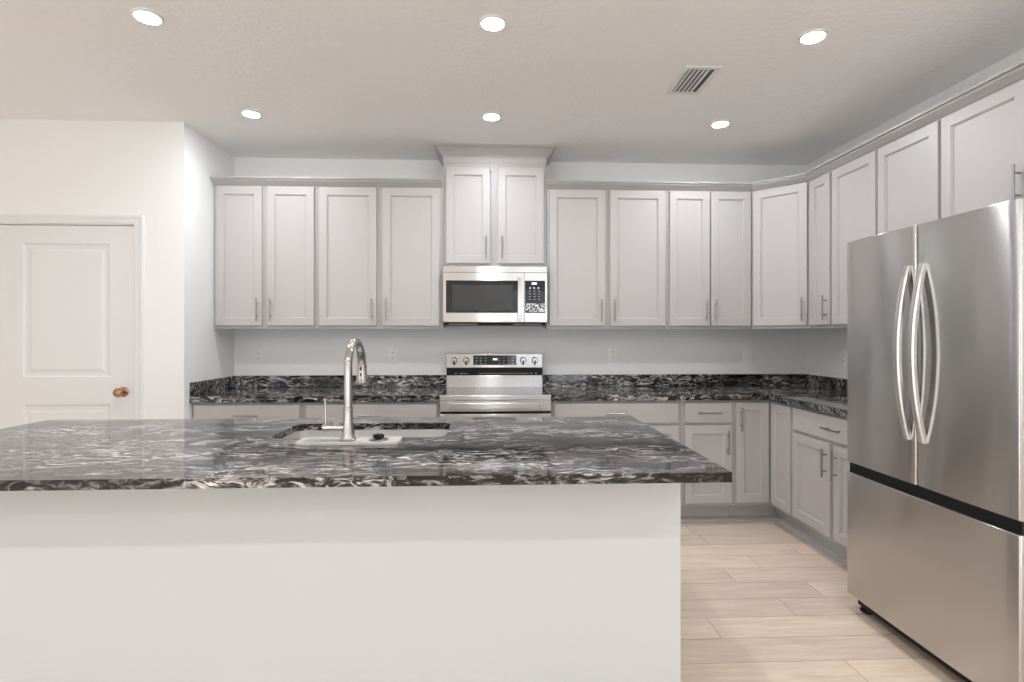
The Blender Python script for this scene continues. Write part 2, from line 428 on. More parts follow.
def hollow(bm, x0, x1, y0, y1, z0, z1, t=.016, top=True):
    box(bm, x0, x0 + t, y0, y1, z0, z1); box(bm, x1 - t, x1, y0, y1, z0, z1)
    box(bm, x0 + t, x1 - t, y0, y0 - t if y1 < y0 else y0 + t, z0, z1)
    box(bm, x0 + t, x1 - t, y0, y1, z0, z0 + t)
    if top: box(bm, x0 + t, x1 - t, y0, y1, z1 - t, z1)
    return bm
def wall_cab(label, loc, rz, w, z0, z1, doors, zd0, zd1, group=None, depth=.305, center=True):
    t = thing('wall_cabinet', label, 'cabinet', loc, rz, group)
    e = .001
    obj('carcass', B(e, w - e, -.001, -depth, z0 + .012, z1), 'frame', t)
    xs = [(e, .038), (w - .038, w - e)]
    if center and len(doors) == 2:
        m = (doors[0][1] + doors[1][0]) / 2; xs.append((m - .03, m + .03))
    obj('face_frame', frame_bm(w, -depth, z0, z1, xs, [(z0, z0 + .038, .038, w - .038), (z1 - .04, z1, .038, w - .038)]), 'frame', t)
    for x0, x1, s in doors: add_door(t, x0, x1, zd0, zd1, -depth - .019, s, 'bottom')
    return t
ZB, ZT, DB, DT = 1.372, 2.42, 1.394, 2.402
Lx = XL
wall_cab('grey double-door wall cabinet at the left end, against the side wall', (Lx, 0, 0), 0, 1.302 * -1 - Lx, ZB, ZT,
         [(-2.018 - Lx, -1.690 - Lx, 'R'), (-1.654 - Lx, -1.318 - Lx, 'L')], DB, DT)
o2 = -1.302
wall_cab('grey double-door wall cabinet immediately left of the microwave', (o2, 0, 0), 0, -.384 - o2, ZB, ZT,
         [(-1.281 - o2, -.868 - o2, 'R'), (-.825 - o2, -.408 - o2, 'L')], DB, DT)
wall_cab('grey double-door wall cabinet immediately right of the microwave', (.384, 0, 0), 0, .906, ZB, ZT,
         [(.403 - .384, .820 - .384, 'R'), (.857 - .384, 1.274 - .384, 'L')], DB, DT)
wall_cab('narrower grey wall cabinet whose two doors meet, left of the angled corner cabinet', (1.29, 0, 0), 0, .65, ZB, ZT,
         [(.016, .322, 'R'), (.330, .636, 'L')], DB, DT, center=False)
# cabinet over the microwave, up to the ceiling
t = thing('wall_cabinet', 'taller grey cabinet above the microwave, reaching the ceiling', 'cabinet', (-.381, 0, 0), 0)
obj('carcass', B(0, .762, -.001, -.305, 1.845, ZC - .001), 'cab', t)
obj('face_frame', frame_bm(.762, -.305, 1.832, 2.60, [(0, .038), (.724, .762), (.351, .411)], [(1.832, 1.87, .038, .724), (2.54, 2.60, .038, .724)]), 'frame', t)
obj('frieze_board', B(0, .762, -.305, -.328, 2.60, ZC - .002), 'cab', t)
add_door(t, .020, .344, 1.855, 2.562, -.324, 'R', 'bottom'); add_door(t, .402, .742, 1.855, 2.562, -.324, 'L', 'bottom')
# angled corner cabinet
cx0, cy0 = 1.94, -.324
t = thing('corner_wall_cabinet', 'grey angled single-door wall cabinet across the corner', 'cabinet', (cx0, cy0, 0), -PI / 4)
def loc45(x, y):
    dx, dy = x - cx0, y - cy0; c, s = math.cos(PI / 4), math.sin(PI / 4)
    return (dx * c - dy * s, dx * s + dy * c)
DL = .285 * math.sqrt(2)
obj('carcass', prism(bmesh.new(), [loc45(*p) for p in ((1.942, -.001), (1.942, cy0), (2.225, cy0 - .283), (XR - .001, cy0 - .283), (XR - .001, -.001))], ZB + .012, ZT), 'frame', t)
obj('face_frame', frame_bm(DL, 0, ZB, ZT, [(.004, .03), (DL - .03, DL - .004)], [(ZB, ZB + .038, .03, DL - .03), (ZT - .04, ZT, .03, DL - .03)], .004), 'frame', t)
add_door(t, .018, DL - .018, DB, DT, -.004, 'R', 'bottom')
# right wall
R90 = -PI / 2
def ry(y0, *ys): return [-(y - y0) for y in ys]
wall_cab('narrow grey single-door wall cabinet on the right wall beside the corner', (XR, -.609, 0), R90, .253, ZB, ZT, [(.012, .240, 'R')], DB, DT)
wall_cab('grey double-door wall cabinet on the right wall, partly behind the refrigerator', (XR, -.862, 0), R90, .865, ZB, ZT,
         [(.010, .413, 'R'), (.433, .855, 'L')], DB, DT)
wall_cab('grey double-door cabinet above the refrigerator', (XR, -1.727, 0), R90, .913, 1.83, ZT,
         [(.011, .445, 'R'), (.468, .902, 'L')], 1.850, DT)

# crown mouldings
def crown(name_label, path, z0, z1, out, base=.0):
    h = z1 - z0
    prof = [(base, z0), (base + .007, z0), (base + .009, z0 + h * .14), (base + .016, z0 + h * .20), (base + .028, z0 + h * .38), (base + .046, z0 + h * .60),
            (out - .013, z0 + h * .68), (out - .013, z0 + h * .80), (out, z0 + h * .82), (out, z1), (base, z1)]
    o = obj('crown_molding', sweep(bmesh.new(), path, prof), 'frame'); tag(o, name_label, 'molding')
    return o
ff = -.324
crown('grey crown molding along the cabinets left of the microwave', [(XL + .001, ff), (-.3825, ff)], 2.402, 2.462, .062)
crown('grey crown molding running over the right-hand cabinets and around the corner', [(.3825, ff), (1.94, ff), (2.225, ff - .285), (2.225, -2.64)], 2.402, 2.462, .062)
crown('grey crown molding at the ceiling above the microwave cabinet', [(-.381, -.002), (-.381, ff - .004), (.381, ff - .004), (.381, -.002)], 2.642, ZC - .0005, .058)

# base cabinets
BD = .590
BZ0, BZ1 = .125, .872
def base_cab(label, loc, rz, w, drawers, doors, split=True):
    t = thing('base_cabinet', label, 'cabinet', loc, rz); e = .001
    obj('carcass', hollow(bmesh.new(), e, w - e, -.001, -BD, BZ0, BZ1 - .001), 'frame', t)
    xs = [(e, .038), (w - .038, w - e)]
    if len(doors) == 2:
        m = (doors[0][1] + doors[1][0]) / 2; xs.append((m - .03, m + .03))
    zs = [(BZ0, BZ0 + .045, .038, w - .038), (BZ1 - .04, BZ1 - .001, .038, w - .038)]
    if drawers:
        zs.append((.680, .725, .038, w - .038))
    obj('face_frame', frame_bm(w, -BD, BZ0, BZ1 - .001, xs, zs), 'frame', t)
    obj('toe_kick', B(e, w - e, -.52, -.535, .0, BZ0), 'toe', t)
    for x0, x1 in drawers: add_drawer(t, x0, x1, .712, .855, -BD - .019)
    for x0, x1, s in doors: add_door(t, x0, x1, .152, .694 if drawers else .855, -BD - .019, s, 'top')
    return t
base_cab('grey base cabinet at the left end of the back counter, against the side wall', (XL, 0, 0), 0, -1.302 - XL, [(.016, .718)], [(.016, .352, 'R'), (.382, .718, 'L')])
base_cab('grey base cabinet with one wide drawer immediately left of the range', (-1.302, 0, 0), 0, .918, [(.018, .900)], [(.018, .438, 'R'), (.480, .900, 'L')])
base_cab('grey base cabinet with one wide drawer immediately right of the range', (.384, 0, 0), 0, .911, [(.018, .890)], [(.018, .434, 'R'), (.474, .890, 'L')])
base_cab('narrow grey base cabinet with a drawer above one door, left of the corner', (1.295, 0, 0), 0, .372, [(.021, .354)], [(.021, .354, 'R')])
base_cab('grey base cabinet with drawer and two doors on the right wall beside the refrigerator', (XR, -.890, 0), R90, .895, [(.017, .878)], [(.017, .405, 'R'), (.437, .878, 'L')])
# corner base cabinet
t = thing('corner_base_cabinet', 'grey corner base cabinet with two full-height doors meeting at the inside angle', 'cabinet', (XR, 0, 0), 0)
xi = -BD
obj('carcass', prism(bmesh.new(), [(1.668 - XR, -.001), (1.668 - XR, -BD), (xi, -BD), (xi, -.889), (-.001, -.889), (-.001, -.001)], BZ0, BZ1 - .001), 'frame', t)
bm = bmesh.new(); z1 = BZ1 - .001
box(bm, 1.668 - XR, 1.690 - XR, -BD, -BD - .019, BZ0, z1); box(bm, 1.690 - XR, xi - .019, -BD, -BD - .019, z1 - .04, z1); box(bm, 1.690 - XR, xi - .019, -BD, -BD - .019, BZ0, BZ0 + .045)
box(bm, xi - .019, xi, -.868, -.889, BZ0, z1); box(bm, xi - .019, xi, -BD, -.868, z1 - .04, z1); box(bm, xi - .019, xi, -BD, -.868, BZ0, BZ0 + .045)
obj('face_frame', bm, 'frame', t)
obj('toe_kick', prism(bmesh.new(), [(1.668 - XR, -.52), (1.668 - XR, -.535), (-.535, -.535), (-.535, -.889), (-.52, -.889), (-.52, -.52)], 0, BZ0), 'toe', t)
add_door(t, 1.682 - XR, xi - .019 - .023, .152, .855, -BD - .019, 'L', 'top')
d = add_door(t, .634, .876, .152, .855, -BD - .019, None, 'top'); d.rotation_euler = (0, 0, R90)
# shoe moulding at the foot of the toe kicks
sp = [(0, 0), (.022, 0), (.022, .006), (.018, .018), (.008, .026), (0, .03)]
struct('trim_3', sweep(bmesh.new(), [(XL, -.5355), (-.384, -.5355)], sp), 'toe')
struct('trim_4', sweep(bmesh.new(), [(.384, -.5355), (XR - .5355, -.5355), (XR - .5355, -1.785)], sp), 'toe')

# countertops with backsplashes
def countertop(label, poly, splashes):
    bm = prism(bmesh.new(), poly, .8725, .914)
    bmesh.ops.bevel(bm, geom=[e for e in bm.edges if abs(e.verts[0].co.z - e.verts[1].co.z) < 1e-5], offset=.003, segments=2, affect='EDGES')
    o = obj('countertop', bm, 'granite'); tag(o, label, 'countertop')
    for s in splashes: obj('backsplash', B(*s, .9145, 1.008, bev=.0015), 'granite', o)
    return o
countertop('black veined granite countertop on the back wall left of the range', [(XL + .001, -.001), (XL + .001, -.645), (-.384, -.645), (-.384, -.001)],
           [(XL + .021, -.384, -.001, -.021), (XL + .001, XL + .0205, -.001, -.644)])
countertop('black veined granite L-shaped countertop right of the range, turning the corner', [(.384, -.001), (.384, -.645), (XR - .645, -.645), (XR - .645, -1.785), (XR - .001, -1.785), (XR - .001, -.001)],
           [(.384, XR - .0215, -.001, -.021), (XR - .001, XR - .021, -.001, -1.785)])

# ------------------------------------------------------------------ island
IX0, IX1, IYB, IYF = -2.175, .676, -1.636, -2.766
KY = -2.47
t = thing('kitchen_island', 'long white-fronted kitchen island under the black granite top in the foreground', 'island', (-.75, KY, 0))
ox, oy = -.75, KY
def ib(x0, x1, y0, y1, z0, z1, **k): return B(x0 - ox, x1 - ox, y0 - oy, y1 - oy, z0, z1, **k)
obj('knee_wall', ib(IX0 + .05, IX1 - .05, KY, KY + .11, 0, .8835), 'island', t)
obj('baseboard', ib(IX0 + .05, IX1 - .05, KY - .013, KY, 0, .083, bev=.003), 'trim', t)
bm = bmesh.new(); yb0 = KY + .111 - oy; yb1 = -1.70 - oy
for xa, xb in ((IX0 + .05, -1.42), (-1.42, -.99), (-.99, -.16), (-.16, IX1 - .05)):
    box(bm, xa - ox + .0005, xa - ox + .016, yb0, yb1, .125, .8825); box(bm, xb - ox - .016, xb - ox - .0005, yb0, yb1, .125, .8825)
    box(bm, xa - ox + .016, xb - ox - .016, yb0, yb1, .125, .141)
obj('carcass', bm, 'frame', t)
obj('toe_kick', ib(IX0 + .05, IX1 - .05, -1.78, -1.765, 0, .125), 'toe', t)
for xa, xb, n in ((IX0 + .05, -1.42, 2), (-1.42, -.99, 1), (-.99, -.16, 2), (-.16, IX1 - .05, 2)):
    wd = (xb - xa) / n
    for k in range(n):
        bm = shaker(bmesh.new(), xa + wd * k + .012, xa + wd * (k + 1) - .012, .152, .865, 0)
        d = obj('door', bm, 'cab', t); d.rotation_euler = (0, 0, PI); d.location = (-(ox) + (2 * (xa + wd * k) + wd), yb1 + .0, 0)
        d.location.x = (2 * (xa + wd * k) + wd) - ox
        obj('handle', pull_bm(xa + wd * k + (.04 if k else wd - .04), -.019, .75), 'pull', d, True)
# granite slab with the sink cut-out
SX0, SX1, SY0, SY1 = -.925, -.222, -2.165, -1.805
def rrect(x0, x1, y0, y1, r, n=7):
    p = []
    for cx_, cy_, a in ((x1 - r, y1 - r, 0), (x0 + r, y1 - r, PI / 2), (x0 + r, y0 + r, PI), (x1 - r, y0 + r, 1.5 * PI)):
        for k in range(n): p.append((cx_ + r * math.cos(a + PI / 2 * k / (n - 1)), cy_ + r * math.sin(a + PI / 2 * k / (n - 1))))
    return p
def slab():
    bm = bmesh.new()
    outer = [(IX0, IYF), (IX1, IYF), (IX1, IYB), (IX0, IYB)]; inner = rrect(SX0, SX1, SY0, SY1, .05)
    loops = {}
    for z in (.884, .914):
        vo = [bm.verts.new((x, y, z)) for x, y in outer]; vi = [bm.verts.new((x, y, z)) for x, y in inner]
        es = [bm.edges.new((v[i], v[(i + 1) % len(v)])) for v in (vo, vi) for i in range(len(v))]
        bmesh.ops.triangle_fill(bm, edges=es, use_beauty=True); loops[z] = (vo, vi)
    for q in (0, 1):
        a, b_ = loops[.884][q], loops[.914][q]
        for i in range(len(a)): bm.faces.new((a[i], a[(i + 1) % len(a)], b_[(i + 1) % len(a)], b_[i]))
    o = obj('island_countertop', bm, 'granite'); tag(o, 'large black granite countertop with pale veins on the foreground island', 'countertop')
slab()
def sink():
    t = thing('kitchen_sink', 'rectangular stainless undermount sink set into the island countertop', 'sink', ((SX0 + SX1) / 2, (SY0 + SY1) / 2, .66))
    ox_, oy_ = (SX0 + SX1) / 2, (SY0 + SY1) / 2; bm = bmesh.new(); rg = []
    def ring(i, r, z): rg.append([bm.verts.new((x - ox_, y - oy_, z - .66)) for x, y in rrect(SX0 + i, SX1 - i, SY0 + i, SY1 - i, r)])
    ring(-.02, .06, .8832); ring(-.003, .053, .8832); ring(-.003, .053, .880); ring(.004, .05, .72); ring(.012, .045, .69); ring(.035, .03, .675); ring(.04, .03, .674)
    for a, b_ in zip(rg, rg[1:]):
        n = len(a)
        for i in range(n): bm.faces.new((a[i], a[(i + 1) % n], b_[(i + 1) % n], b_[i]))
    bm.faces.new(rg[-1])
    obj('basin', bm, 'sink', t, True)
    obj('drain', lathe(bmesh.new(), [(.045, 0.0145), (.045, .018), (.036, .019), (.03, .016)], (0, 0, 0)), 'chrome', t, True)
sink()
def faucet():
    fx, fy = -.584, -2.255
    t = thing('kitchen_faucet', 'tall gooseneck pull-down faucet in satin nickel standing at the island sink', 'faucet', (fx, fy, .9215))
    obj('base', lathe(bmesh.new(), [(.030, 0), (.030, .005), (.026, .010), (.0225, .03), (.0195, .06), (.0180, .09), (.0178, .118), (.0195, .120), (.0195, .126), (.0165, .127)]), 'nickel', t, True)
    # neck, leaning over towards the sink (away from camera) and slightly to the right
    dx, dy = .03, 1.0; pts = [(0, 0, .124)]; R = .098; zc = .280
    for k in range(5): pts.append((0, 0, .124 + (zc - .124) * (k + 1) / 5))
    for k in range(1, 19):
        a = PI * .985 * k / 18; s = R - R * math.cos(a); pts.append((dx * s, dy * s, zc + R * math.sin(a)))
    obj('neck', tube(bmesh.new(), pts, [.0155] * (len(pts) - 6) + [.016, .0165, .017, .0175, .0178, .018], 20), 'nickel', t, True)
    e = Vector(pts[-1]); dirn = (Vector(pts[-1]) - Vector(pts[-2])).normalized()
    hs = obj('spray_head', bmesh_head(e, dirn), 'nickel', t, True)
    for q in (.022, .048):
        c = e + dirn * q; obj('button', box(bmesh.new(), c.x - .004, c.x + .004, c.y - .0235, c.y - .015, c.z - .007, c.z + .007, bev=.0015), 'black', hs)
    # side lever on the left
    obj('lever_hub', cyl(bmesh.new(), (-.012, 0, .048), (-.094, 0, .048), .0130, .0140, 20), 'nickel', t, True)
    bm = bmesh.new(); tube(bm, [(-.084, 0, .055), (-.085, 0, .10), (-.087, .0, .148), (-.090, 0, .160)], [.0055, .0045, .0045, .0055], 12)
    obj('lever', bm, 'nickel', t, True)
def bmesh_head(e, d):
    bm = bmesh.new(); tube(bm, [e - d * .004, e + d * .002, e + d * .004, e + d * .045, e + d * .078, e + d * .088], [.0180, .0180, .0195, .0205, .0275, .0265], 24); return bm
faucet()
def sink_mat():
    mx0, mx1, my0, my1 = -.770, -.386, -2.312, -2.195
    o = tag(obj('splash_mat', bmesh.new(), 'mat'), 'pale grey ribbed silicone splash mat around the faucet base', 'mat')
    bm = bmesh.new(); p = rrect(mx0, mx1, my0, my1, .025)
    lo = [bm.verts.new((x, y, .9145)) for x, y in p]; 
    c = ((mx0 + mx1) / 2, (my0 + my1) / 2)
    def rg(i, z): return [bm.verts.new((x, y, z)) for x, y in rrect(mx0 + i, mx1 - i, my0 + i, my1 - i, max(.006, .025 - i))]
    rings = [lo, rg(0, .923), rg(.002, .925), rg(.005, .925), rg(.008, .9205)]
    for a, b_ in zip(rings, rings[1:]):
        n = len(a)
        for i in range(n): bm.faces.new((a[i], a[(i + 1) % n], b_[(i + 1) % n], b_[i]))
    bm.faces.new(rings[-1]); bm.faces.new(lo[::-1])
    for k in range(8):   # diagonal ribs on the left half
        x = mx0 + .028 + k * .018
        r = bmesh.ops.create_cube(bm, size=1)['verts']
        for v in r:
            v.co = Vector((x + v.co.x * .006 + (v.co.y) * .02, c[1] + v.co.y * .08, .922 + v.co.z * .005))
    bmesh.ops.recalc_face_normals(bm, faces=bm.faces); bm.to_mesh(o.data); bm.free()
    t = thing('sink_stopper', 'small black knobbed sink stopper lying on the right side of the splash mat', 'stopper', (-.471, -2.245, .9206))
    obj('disc', lathe(bmesh.new(), [(.036, 0), (.037, .002), (.034, .005), (.014, .008)]), 'pull', t, True)
    bm = lathe(bmesh.new(), [(.012, .008), (.013, .012), (.018, .017), (.017, .021), (.008, .023)])
    for k in range(6):
        a = PI / 3 * k; cyl(bm, (.014 * math.cos(a), .014 * math.sin(a), .010), (.017 * math.cos(a), .017 * math.sin(a), .021), .006, .005, 10)
    obj('knob', bm, 'black', t, True)
sink_mat()

# ------------------------------------------------------------------ range
def kitchen_range():
    t = thing('kitchen_range', 'stainless freestanding electric range with rear control panel on the back wall', 'range', (0, 0, 0))
    w = .3785
    obj('body', B(-w, w, -.03, -.64, .03, .904), 'body', t)
    obj('plinth', B(-w + .02, w - .02, -.06, -.58, 0, .03), 'black', t)
    obj('cooktop', B(-w, w, -.085, -.645, .9045, .918, bev=.003, seg=2), 'cooktop', t)
    bg_ = obj('backguard', B(-w, w, -.022, -.082, .9045, 1.010, bev=.004, seg=2), 'steel', t)
    obj('vent_strip', B(-w + .001, w - .001, -.022, -.074, 1.0105, 1.066), 'black', bg_)
    bm = B(-w, w, -.022, -.088, 1.0665, 1.182, bev=.006, seg=3)
    cp = obj('control_panel', bm, 'steel', t)
    obj('display', B(-.168, .170, -.088, -.0915, 1.092, 1.166, bev=.002), 'glass_black', cp)
    def X(u): return (u - 494.5) / 127.8
    for u in (454, 466, 523, 534.8):
        k = obj('knob', lathe(bmesh.new(), [(.026, 0), (.026, -.006), (.022, -.010), (.020, -.024), (.018, -.027)], (X(u), -.0885, 1.128), 'Y'), 'steel', cp, True)
        obj('pointer', B(X(u) - .0045, X(u) + .0045, -.1157, -.1175, 1.100, 1.128), 'black' if u else 'nickel', k)
        obj('marker', B(X(u) - .008, X(u) + .008, -.0885, -.0905, 1.0935, 1.101), 'black', k)
    bm = bmesh.new()   # clock digits and key legends
    for k in range(4): box(bm, -.014 + k * .009, -.008 + k * .009, -.0915, -.0923, 1.128, 1.144)
    obj('clock_digits', bm, 'led', cp)
    for i in range(9):
        if 3 <= i <= 4: continue
        bm = bmesh.new()
        for j in range(3): box(bm, -.150 + i * .036, -.138 + i * .036, -.0915, -.0921, 1.102 + j * .021, 1.105 + j * .021)
        obj('key_legend', bm, 'mark', cp)
    bm = bmesh.new()
    for x in (-.305, -.265, .29, .325): box(bm, x - .007, x + .007, -.0745, -.076, 1.021, 1.027)
    box(bm, -.255, -.21, -.0745, -.076, 1.022, 1.025); box(bm, -.13, .27, -.0745, -.076, 1.023, 1.0255)
    obj('indicator_marks', bm, 'mark', bg_)
    # front
    obj('front_trim', B(-w, w, -.645, -.672, .884, .918, bev=.004, seg=2), 'steel', t)
    obj('oven_frame_panel', B(-w, w, -.641, -.660, .806, .882, bev=.002), 'steel', t)
    bm = bmesh.new()
    box(bm, -.300, .300, -.700, -.712, .826, .870, bev=.004, seg=2)
    for s in (-1, 1): box(bm, s * .300, s * .322, -.661, -.712, .826, .870, bev=.003)
    obj('handle', bm, 'steel', t)
    obj('gap_seal', B(-w + .003, w - .003, -.641, -.652, .792, .806), 'black', t)
    d = obj('oven_door', B(-w, w, -.641, -.668, .21, .790, bev=.004, seg=2), 'steel', t)
    obj('window', B(-.27, .27, -.668, -.6705, .36, .66, bev=.001), 'glass_black', d)
    obj('storage_drawer', B(-w, w, -.641, -.666, .045, .20, bev=.004, seg=2), 'steel', t)
kitchen_range()

# ------------------------------------------------------------------ microwave
def microwave():
    t = thing('microwave', 'stainless over-the-range microwave with black window below the tall cabinet', 'microwave', (0, 0, 1.39))
    z = lambda a: a - 1.39
    w = .379
    obj('body', B(-w, w, -.002, -.372, z(1.418), z(1.8315)), 'body', t)
    v = obj('underside', B(-w + .01, w - .01, -.03, -.372, z(1.398), z(1.4175), bev=.003), 'black', t)
    for x0, x1 in ((-.34, -.13), (.13, .34)): obj('grille', B(x0, x1, -.372, -.376, z(1.401), z(1.4075)), 'body', v)
    obj('vent_trim', B(-w, w, -.373, -.400, z(1.781), z(1.826), bev=.002), 'steel', t)
    d = obj('door', B(-w, .2105, -.373, -.400, z(1.4185), z(1.7795), bev=.002), 'steel', t)
    obj('window', B(-.357, .165, -.4, -.4018, z(1.487), z(1.722), bev=.0008), 'glass_black', d)
    obj('screen', B(-.312, .125, -.4018, -.4024, z(1.505), z(1.690)), M['mesh'], d)
    bm = bmesh.new(); n = 14
    for k in range(n):   # bowed flat bar
        a = -1 + 2 * k / n; b_ = -1 + 2 * (k + 1) / n
        f = lambda q: -.424 - .012 * (1 - q * q)
        z0 = z(1.587) + a * .158; z1_ = z(1.587) + b_ * .158
        vs = [bm.verts.new(p) for p in ((.163, f(a), z0), (.193, f(a), z0), (.193, f(a) + .010, z0), (.163, f(a) + .010, z0), (.163, f(b_), z1_), (.193, f(b_), z1_), (.193, f(b_) + .010, z1_), (.163, f(b_) + .010, z1_))]
        for q in ((0, 1, 5, 4), (1, 2, 6, 5), (2, 3, 7, 6), (3, 0, 4, 7)): bm.faces.new([vs[i] for i in q])
        if k == 0: bm.faces.new(vs[:4])
        if k == n - 1: bm.faces.new(vs[4:])
    bmesh.ops.remove_doubles(bm, verts=bm.verts, dist=1e-5)
    for s in (-1, 1): box(bm, .168, .188, -.400, -.418, z(1.587) + s * .135 - .012, z(1.587) + s * .135 + .012)
    obj('handle', bm, 'steel', d, True)
    c = obj('control_panel', B(.212, w, -.373, -.400, z(1.4185), z(1.7795), bev=.002), 'steel', t)
    obj('touch_panel', B(.216, .364, -.4, -.4018, z(1.487), z(1.722), bev=.0008), 'glass_black', c)
    obj('display', B(.266, .302, -.4018, -.4026, z(1.693), z(1.709)), 'led', c)
    bm = bmesh.new()
    for i in range(3):
        for j in range(5): box(bm, .246 + i * .034, .258 + i * .034, -.4018, -.4023, z(1.585 + j * .02), z(1.588 + j * .02))
    for i in range(3): lathe(bm, [(.0075, 0), (.0075, -.0004)], (.254 + i * .030, -.4018, z(1.668)), 'Y', 10)
    obj('keypad', bm, 'mark', c)
    obj('mottled_patch', B(.220, .361, -.4018, -.4022, z(1.494), z(1.556)), M['mottle'], c)
def patchy(name, c0, c1, scale, lo, hi, rough=.3):
    m, nt, b = new_mat(name); tc = N(nt, 'ShaderNodeTexCoord'); no = N(nt, 'ShaderNodeTexNoise'); r = N(nt, 'ShaderNodeValToRGB')
    no.inputs['Scale'].default_value = scale; no.inputs['Detail'].default_value = 4
    r.color_ramp.elements[0].position = lo; r.color_ramp.elements[0].color = (*c0, 1); r.color_ramp.elements[1].position = hi; r.color_ramp.elements[1].color = (*c1, 1)
    nt.links.new(tc.outputs['Object'], no.inputs['Vector']); nt.links.new(no.outputs['Fac'], r.inputs[0]); nt.links.new(r.outputs[0], b.inputs['Base Color'])
    b.inputs['Roughness'].default_value = rough
    return m
M['mottle'] = patchy('pale_dark_mottle', (.04, .04, .045), (.75, .77, .80), 70, .45, .55)  # noise mottle, pale and dark, for the lower touch panel
M['mesh'] = simple('microwave_window_mesh', (.035, .036, .037), .16)
microwave()

# ------------------------------------------------------------------ refrigerator
def fridge():
    FX, Y0, Y1, ZT_ = 1.680, -1.799, -2.658, 1.770
    YM = (Y0 + Y1) / 2
    t = thing('refrigerator', 'large stainless french-door refrigerator with bottom freezer on the right', 'refrigerator', (2.1, YM, 0))
    ox_, oy_ = 2.1, YM
    obj('body', B(FX + .085 - ox_, 2.50 - ox_, Y0 - oy_ - .004, Y1 - oy_ + .004, .0755, ZT_ - .008, bev=.004), 'body', t)
    obj('gasket', B(FX + .070 - ox_, FX + .0848 - ox_, Y0 - oy_ - .012, Y1 - oy_ + .012, .09, ZT_ - .012), 'black', t)
    def panel(y0, y1, z0, z1, bul, nb=14):
        """stainless slab facing -x, gently bowed across its width, rolled edges"""
        bm = bmesh.new(); rows = []; r = .010
        ys = [y0, y0 + (r * .3 if y1 > y0 else -r * .3)] ; n = nb
        sgn = 1 if y1 > y0 else -1
        prof = [(0, .070), (0, r), (.15 * r, .5 * r), (.5 * r, .12 * r), (r, 0)]
        L = abs(y1 - y0); out = []
        for a, x in prof: out.append((y0 + sgn * a, FX + x))
        for k in range(1, n):
            a = r + (L - 2 * r) * k / n; q = (a - L / 2) / (L / 2 - r); out.append((y0 + sgn * a, FX - bul * (1 - q * q)))
        for a, x in prof[::-1]: out.append((y1 - sgn * a, FX + x))
        for z in (z0, z0 + .003, z1 - .003, z1):
            ins = .003 if z in (z0, z1) else 0
            rows.append([bm.verts.new((x + ins - ox_, y - oy_, z)) for y, x in out])
        for a, b_ in zip(rows, rows[1:]):
            for i in range(len(a) - 1): bm.faces.new((a[i], a[i + 1], b_[i + 1], b_[i]))
            bm.faces.new((a[-1], a[0], b_[0], b_[-1]))
        bm.faces.new(rows[0]); bm.faces.new(rows[-1])
        return bm
    hz0, hz1 = .895, 1.607
    for y0, y1, side, hy in ((Y0, YM + .003, 'left', YM + .040), (YM - .003, Y1, 'right', YM - .038)):
        d = obj('door', panel(y0, y1, .715, ZT_, .004), 'fridge', t, True)
        bm = bmesh.new(); n = 26; rg = []
        for k in range(n + 1):
            q = -1 + 2 * k / n; off = .008 + .046 * (1 - q * q)
            z_ = (hz0 + hz1) / 2 + q * (hz1 - hz0) / 2
            xx = FX - off
            ww = .0155
            rg.append([bm.verts.new((x_ - ox_, hy + yy - oy_, z_)) for x_, yy in ((xx, ww), (xx - .005, ww - .005), (xx - .005, -ww + .005), (xx, -ww), (xx + .012, -ww), (xx + .012, ww))])
        for a, b_ in zip(rg, rg[1:]):
            for i in range(6): bm.faces.new((a[i], a[(i + 1) % 6], b_[(i + 1) % 6], b_[i]))
        bm.faces.new(rg[0]); bm.faces.new(rg[-1])
        for z_ in (hz0 + .016, hz1 - .016): box(bm, FX - .0100 - ox_, FX + .001 - ox_, hy - .011 - oy_, hy + .011 - oy_, z_ - .014, z_ + .014)
        obj('handle', bm, 'steel', d, True)
    f = obj('freezer_drawer', panel(Y0, Y1, .084, .668, .005, 20), 'fridge', t, True)
    obj('pocket_handle', B(FX + .012 - ox_, FX + .068 - ox_, Y0 - .006 - oy_, Y1 + .006 - oy_, .6685, .7145), 'black', t)
    obj('bottom_grille', B(FX + .05 - ox_, FX + .3 - ox_, Y0 - .01 - oy_, Y1 + .01 - oy_, .030, .075), 'black', t)
    for yy in (Y0 - .030, Y1 + .040):
        obj('foot', lathe(bmesh.new(), [(.030, 0), (.033, .006), (.030, .014), (.014, .018), (.012, .0298)], (FX + .085 - ox_, yy - oy_, 0.0)), 'black', t, True)
    for yy in (Y0 - .1, Y1 + .1):
        obj('foot', lathe(bmesh.new(), [(.022, 0), (.022, .02), (.012, .0752)], (2.42 - ox_, yy - oy_, 0)), 'black', t, True)
fridge()

# ------------------------------------------------------------------ outlets
def outlet(label, loc, rz, style='duplex'):
    t = thing('wall_outlet' if style == 'duplex' else 'wall_switch', label, 'outlet' if style == 'duplex' else 'switch', loc, rz)
    bm = bmesh.new(); rings_xz(bm, -.036, .036, -.0585, .0585, [(0, -.0005), (0, -.004), (.003, -.0065), (.006, -.007)])
    obj('plate', bm, 'plastic', t)
    if style == 'duplex':
        for s in (-1, 1):
            r = obj('receptacle', lathe(bmesh.new(), [(.0165, -.007), (.0165, -.0095), (.0155, -.010)], (0, 0, s * .021), 'Y'), 'plastic', t, True)
            bm = bmesh.new()
            for x in (-.006, .006): box(bm, x - .0012, x + .0012, -.010, -.0104, s * .021 - .002, s * .021 + .007)
            box(bm, -.0022, .0022, -.010, -.0104, s * .021 - .009, s * .021 - .005)
            obj('slots', bm, 'slot', r)
    else:
        obj('rocker', B(-.0165, .0165, -.007, -.0105, -.033, .033, bev=.001), 'plastic', t)
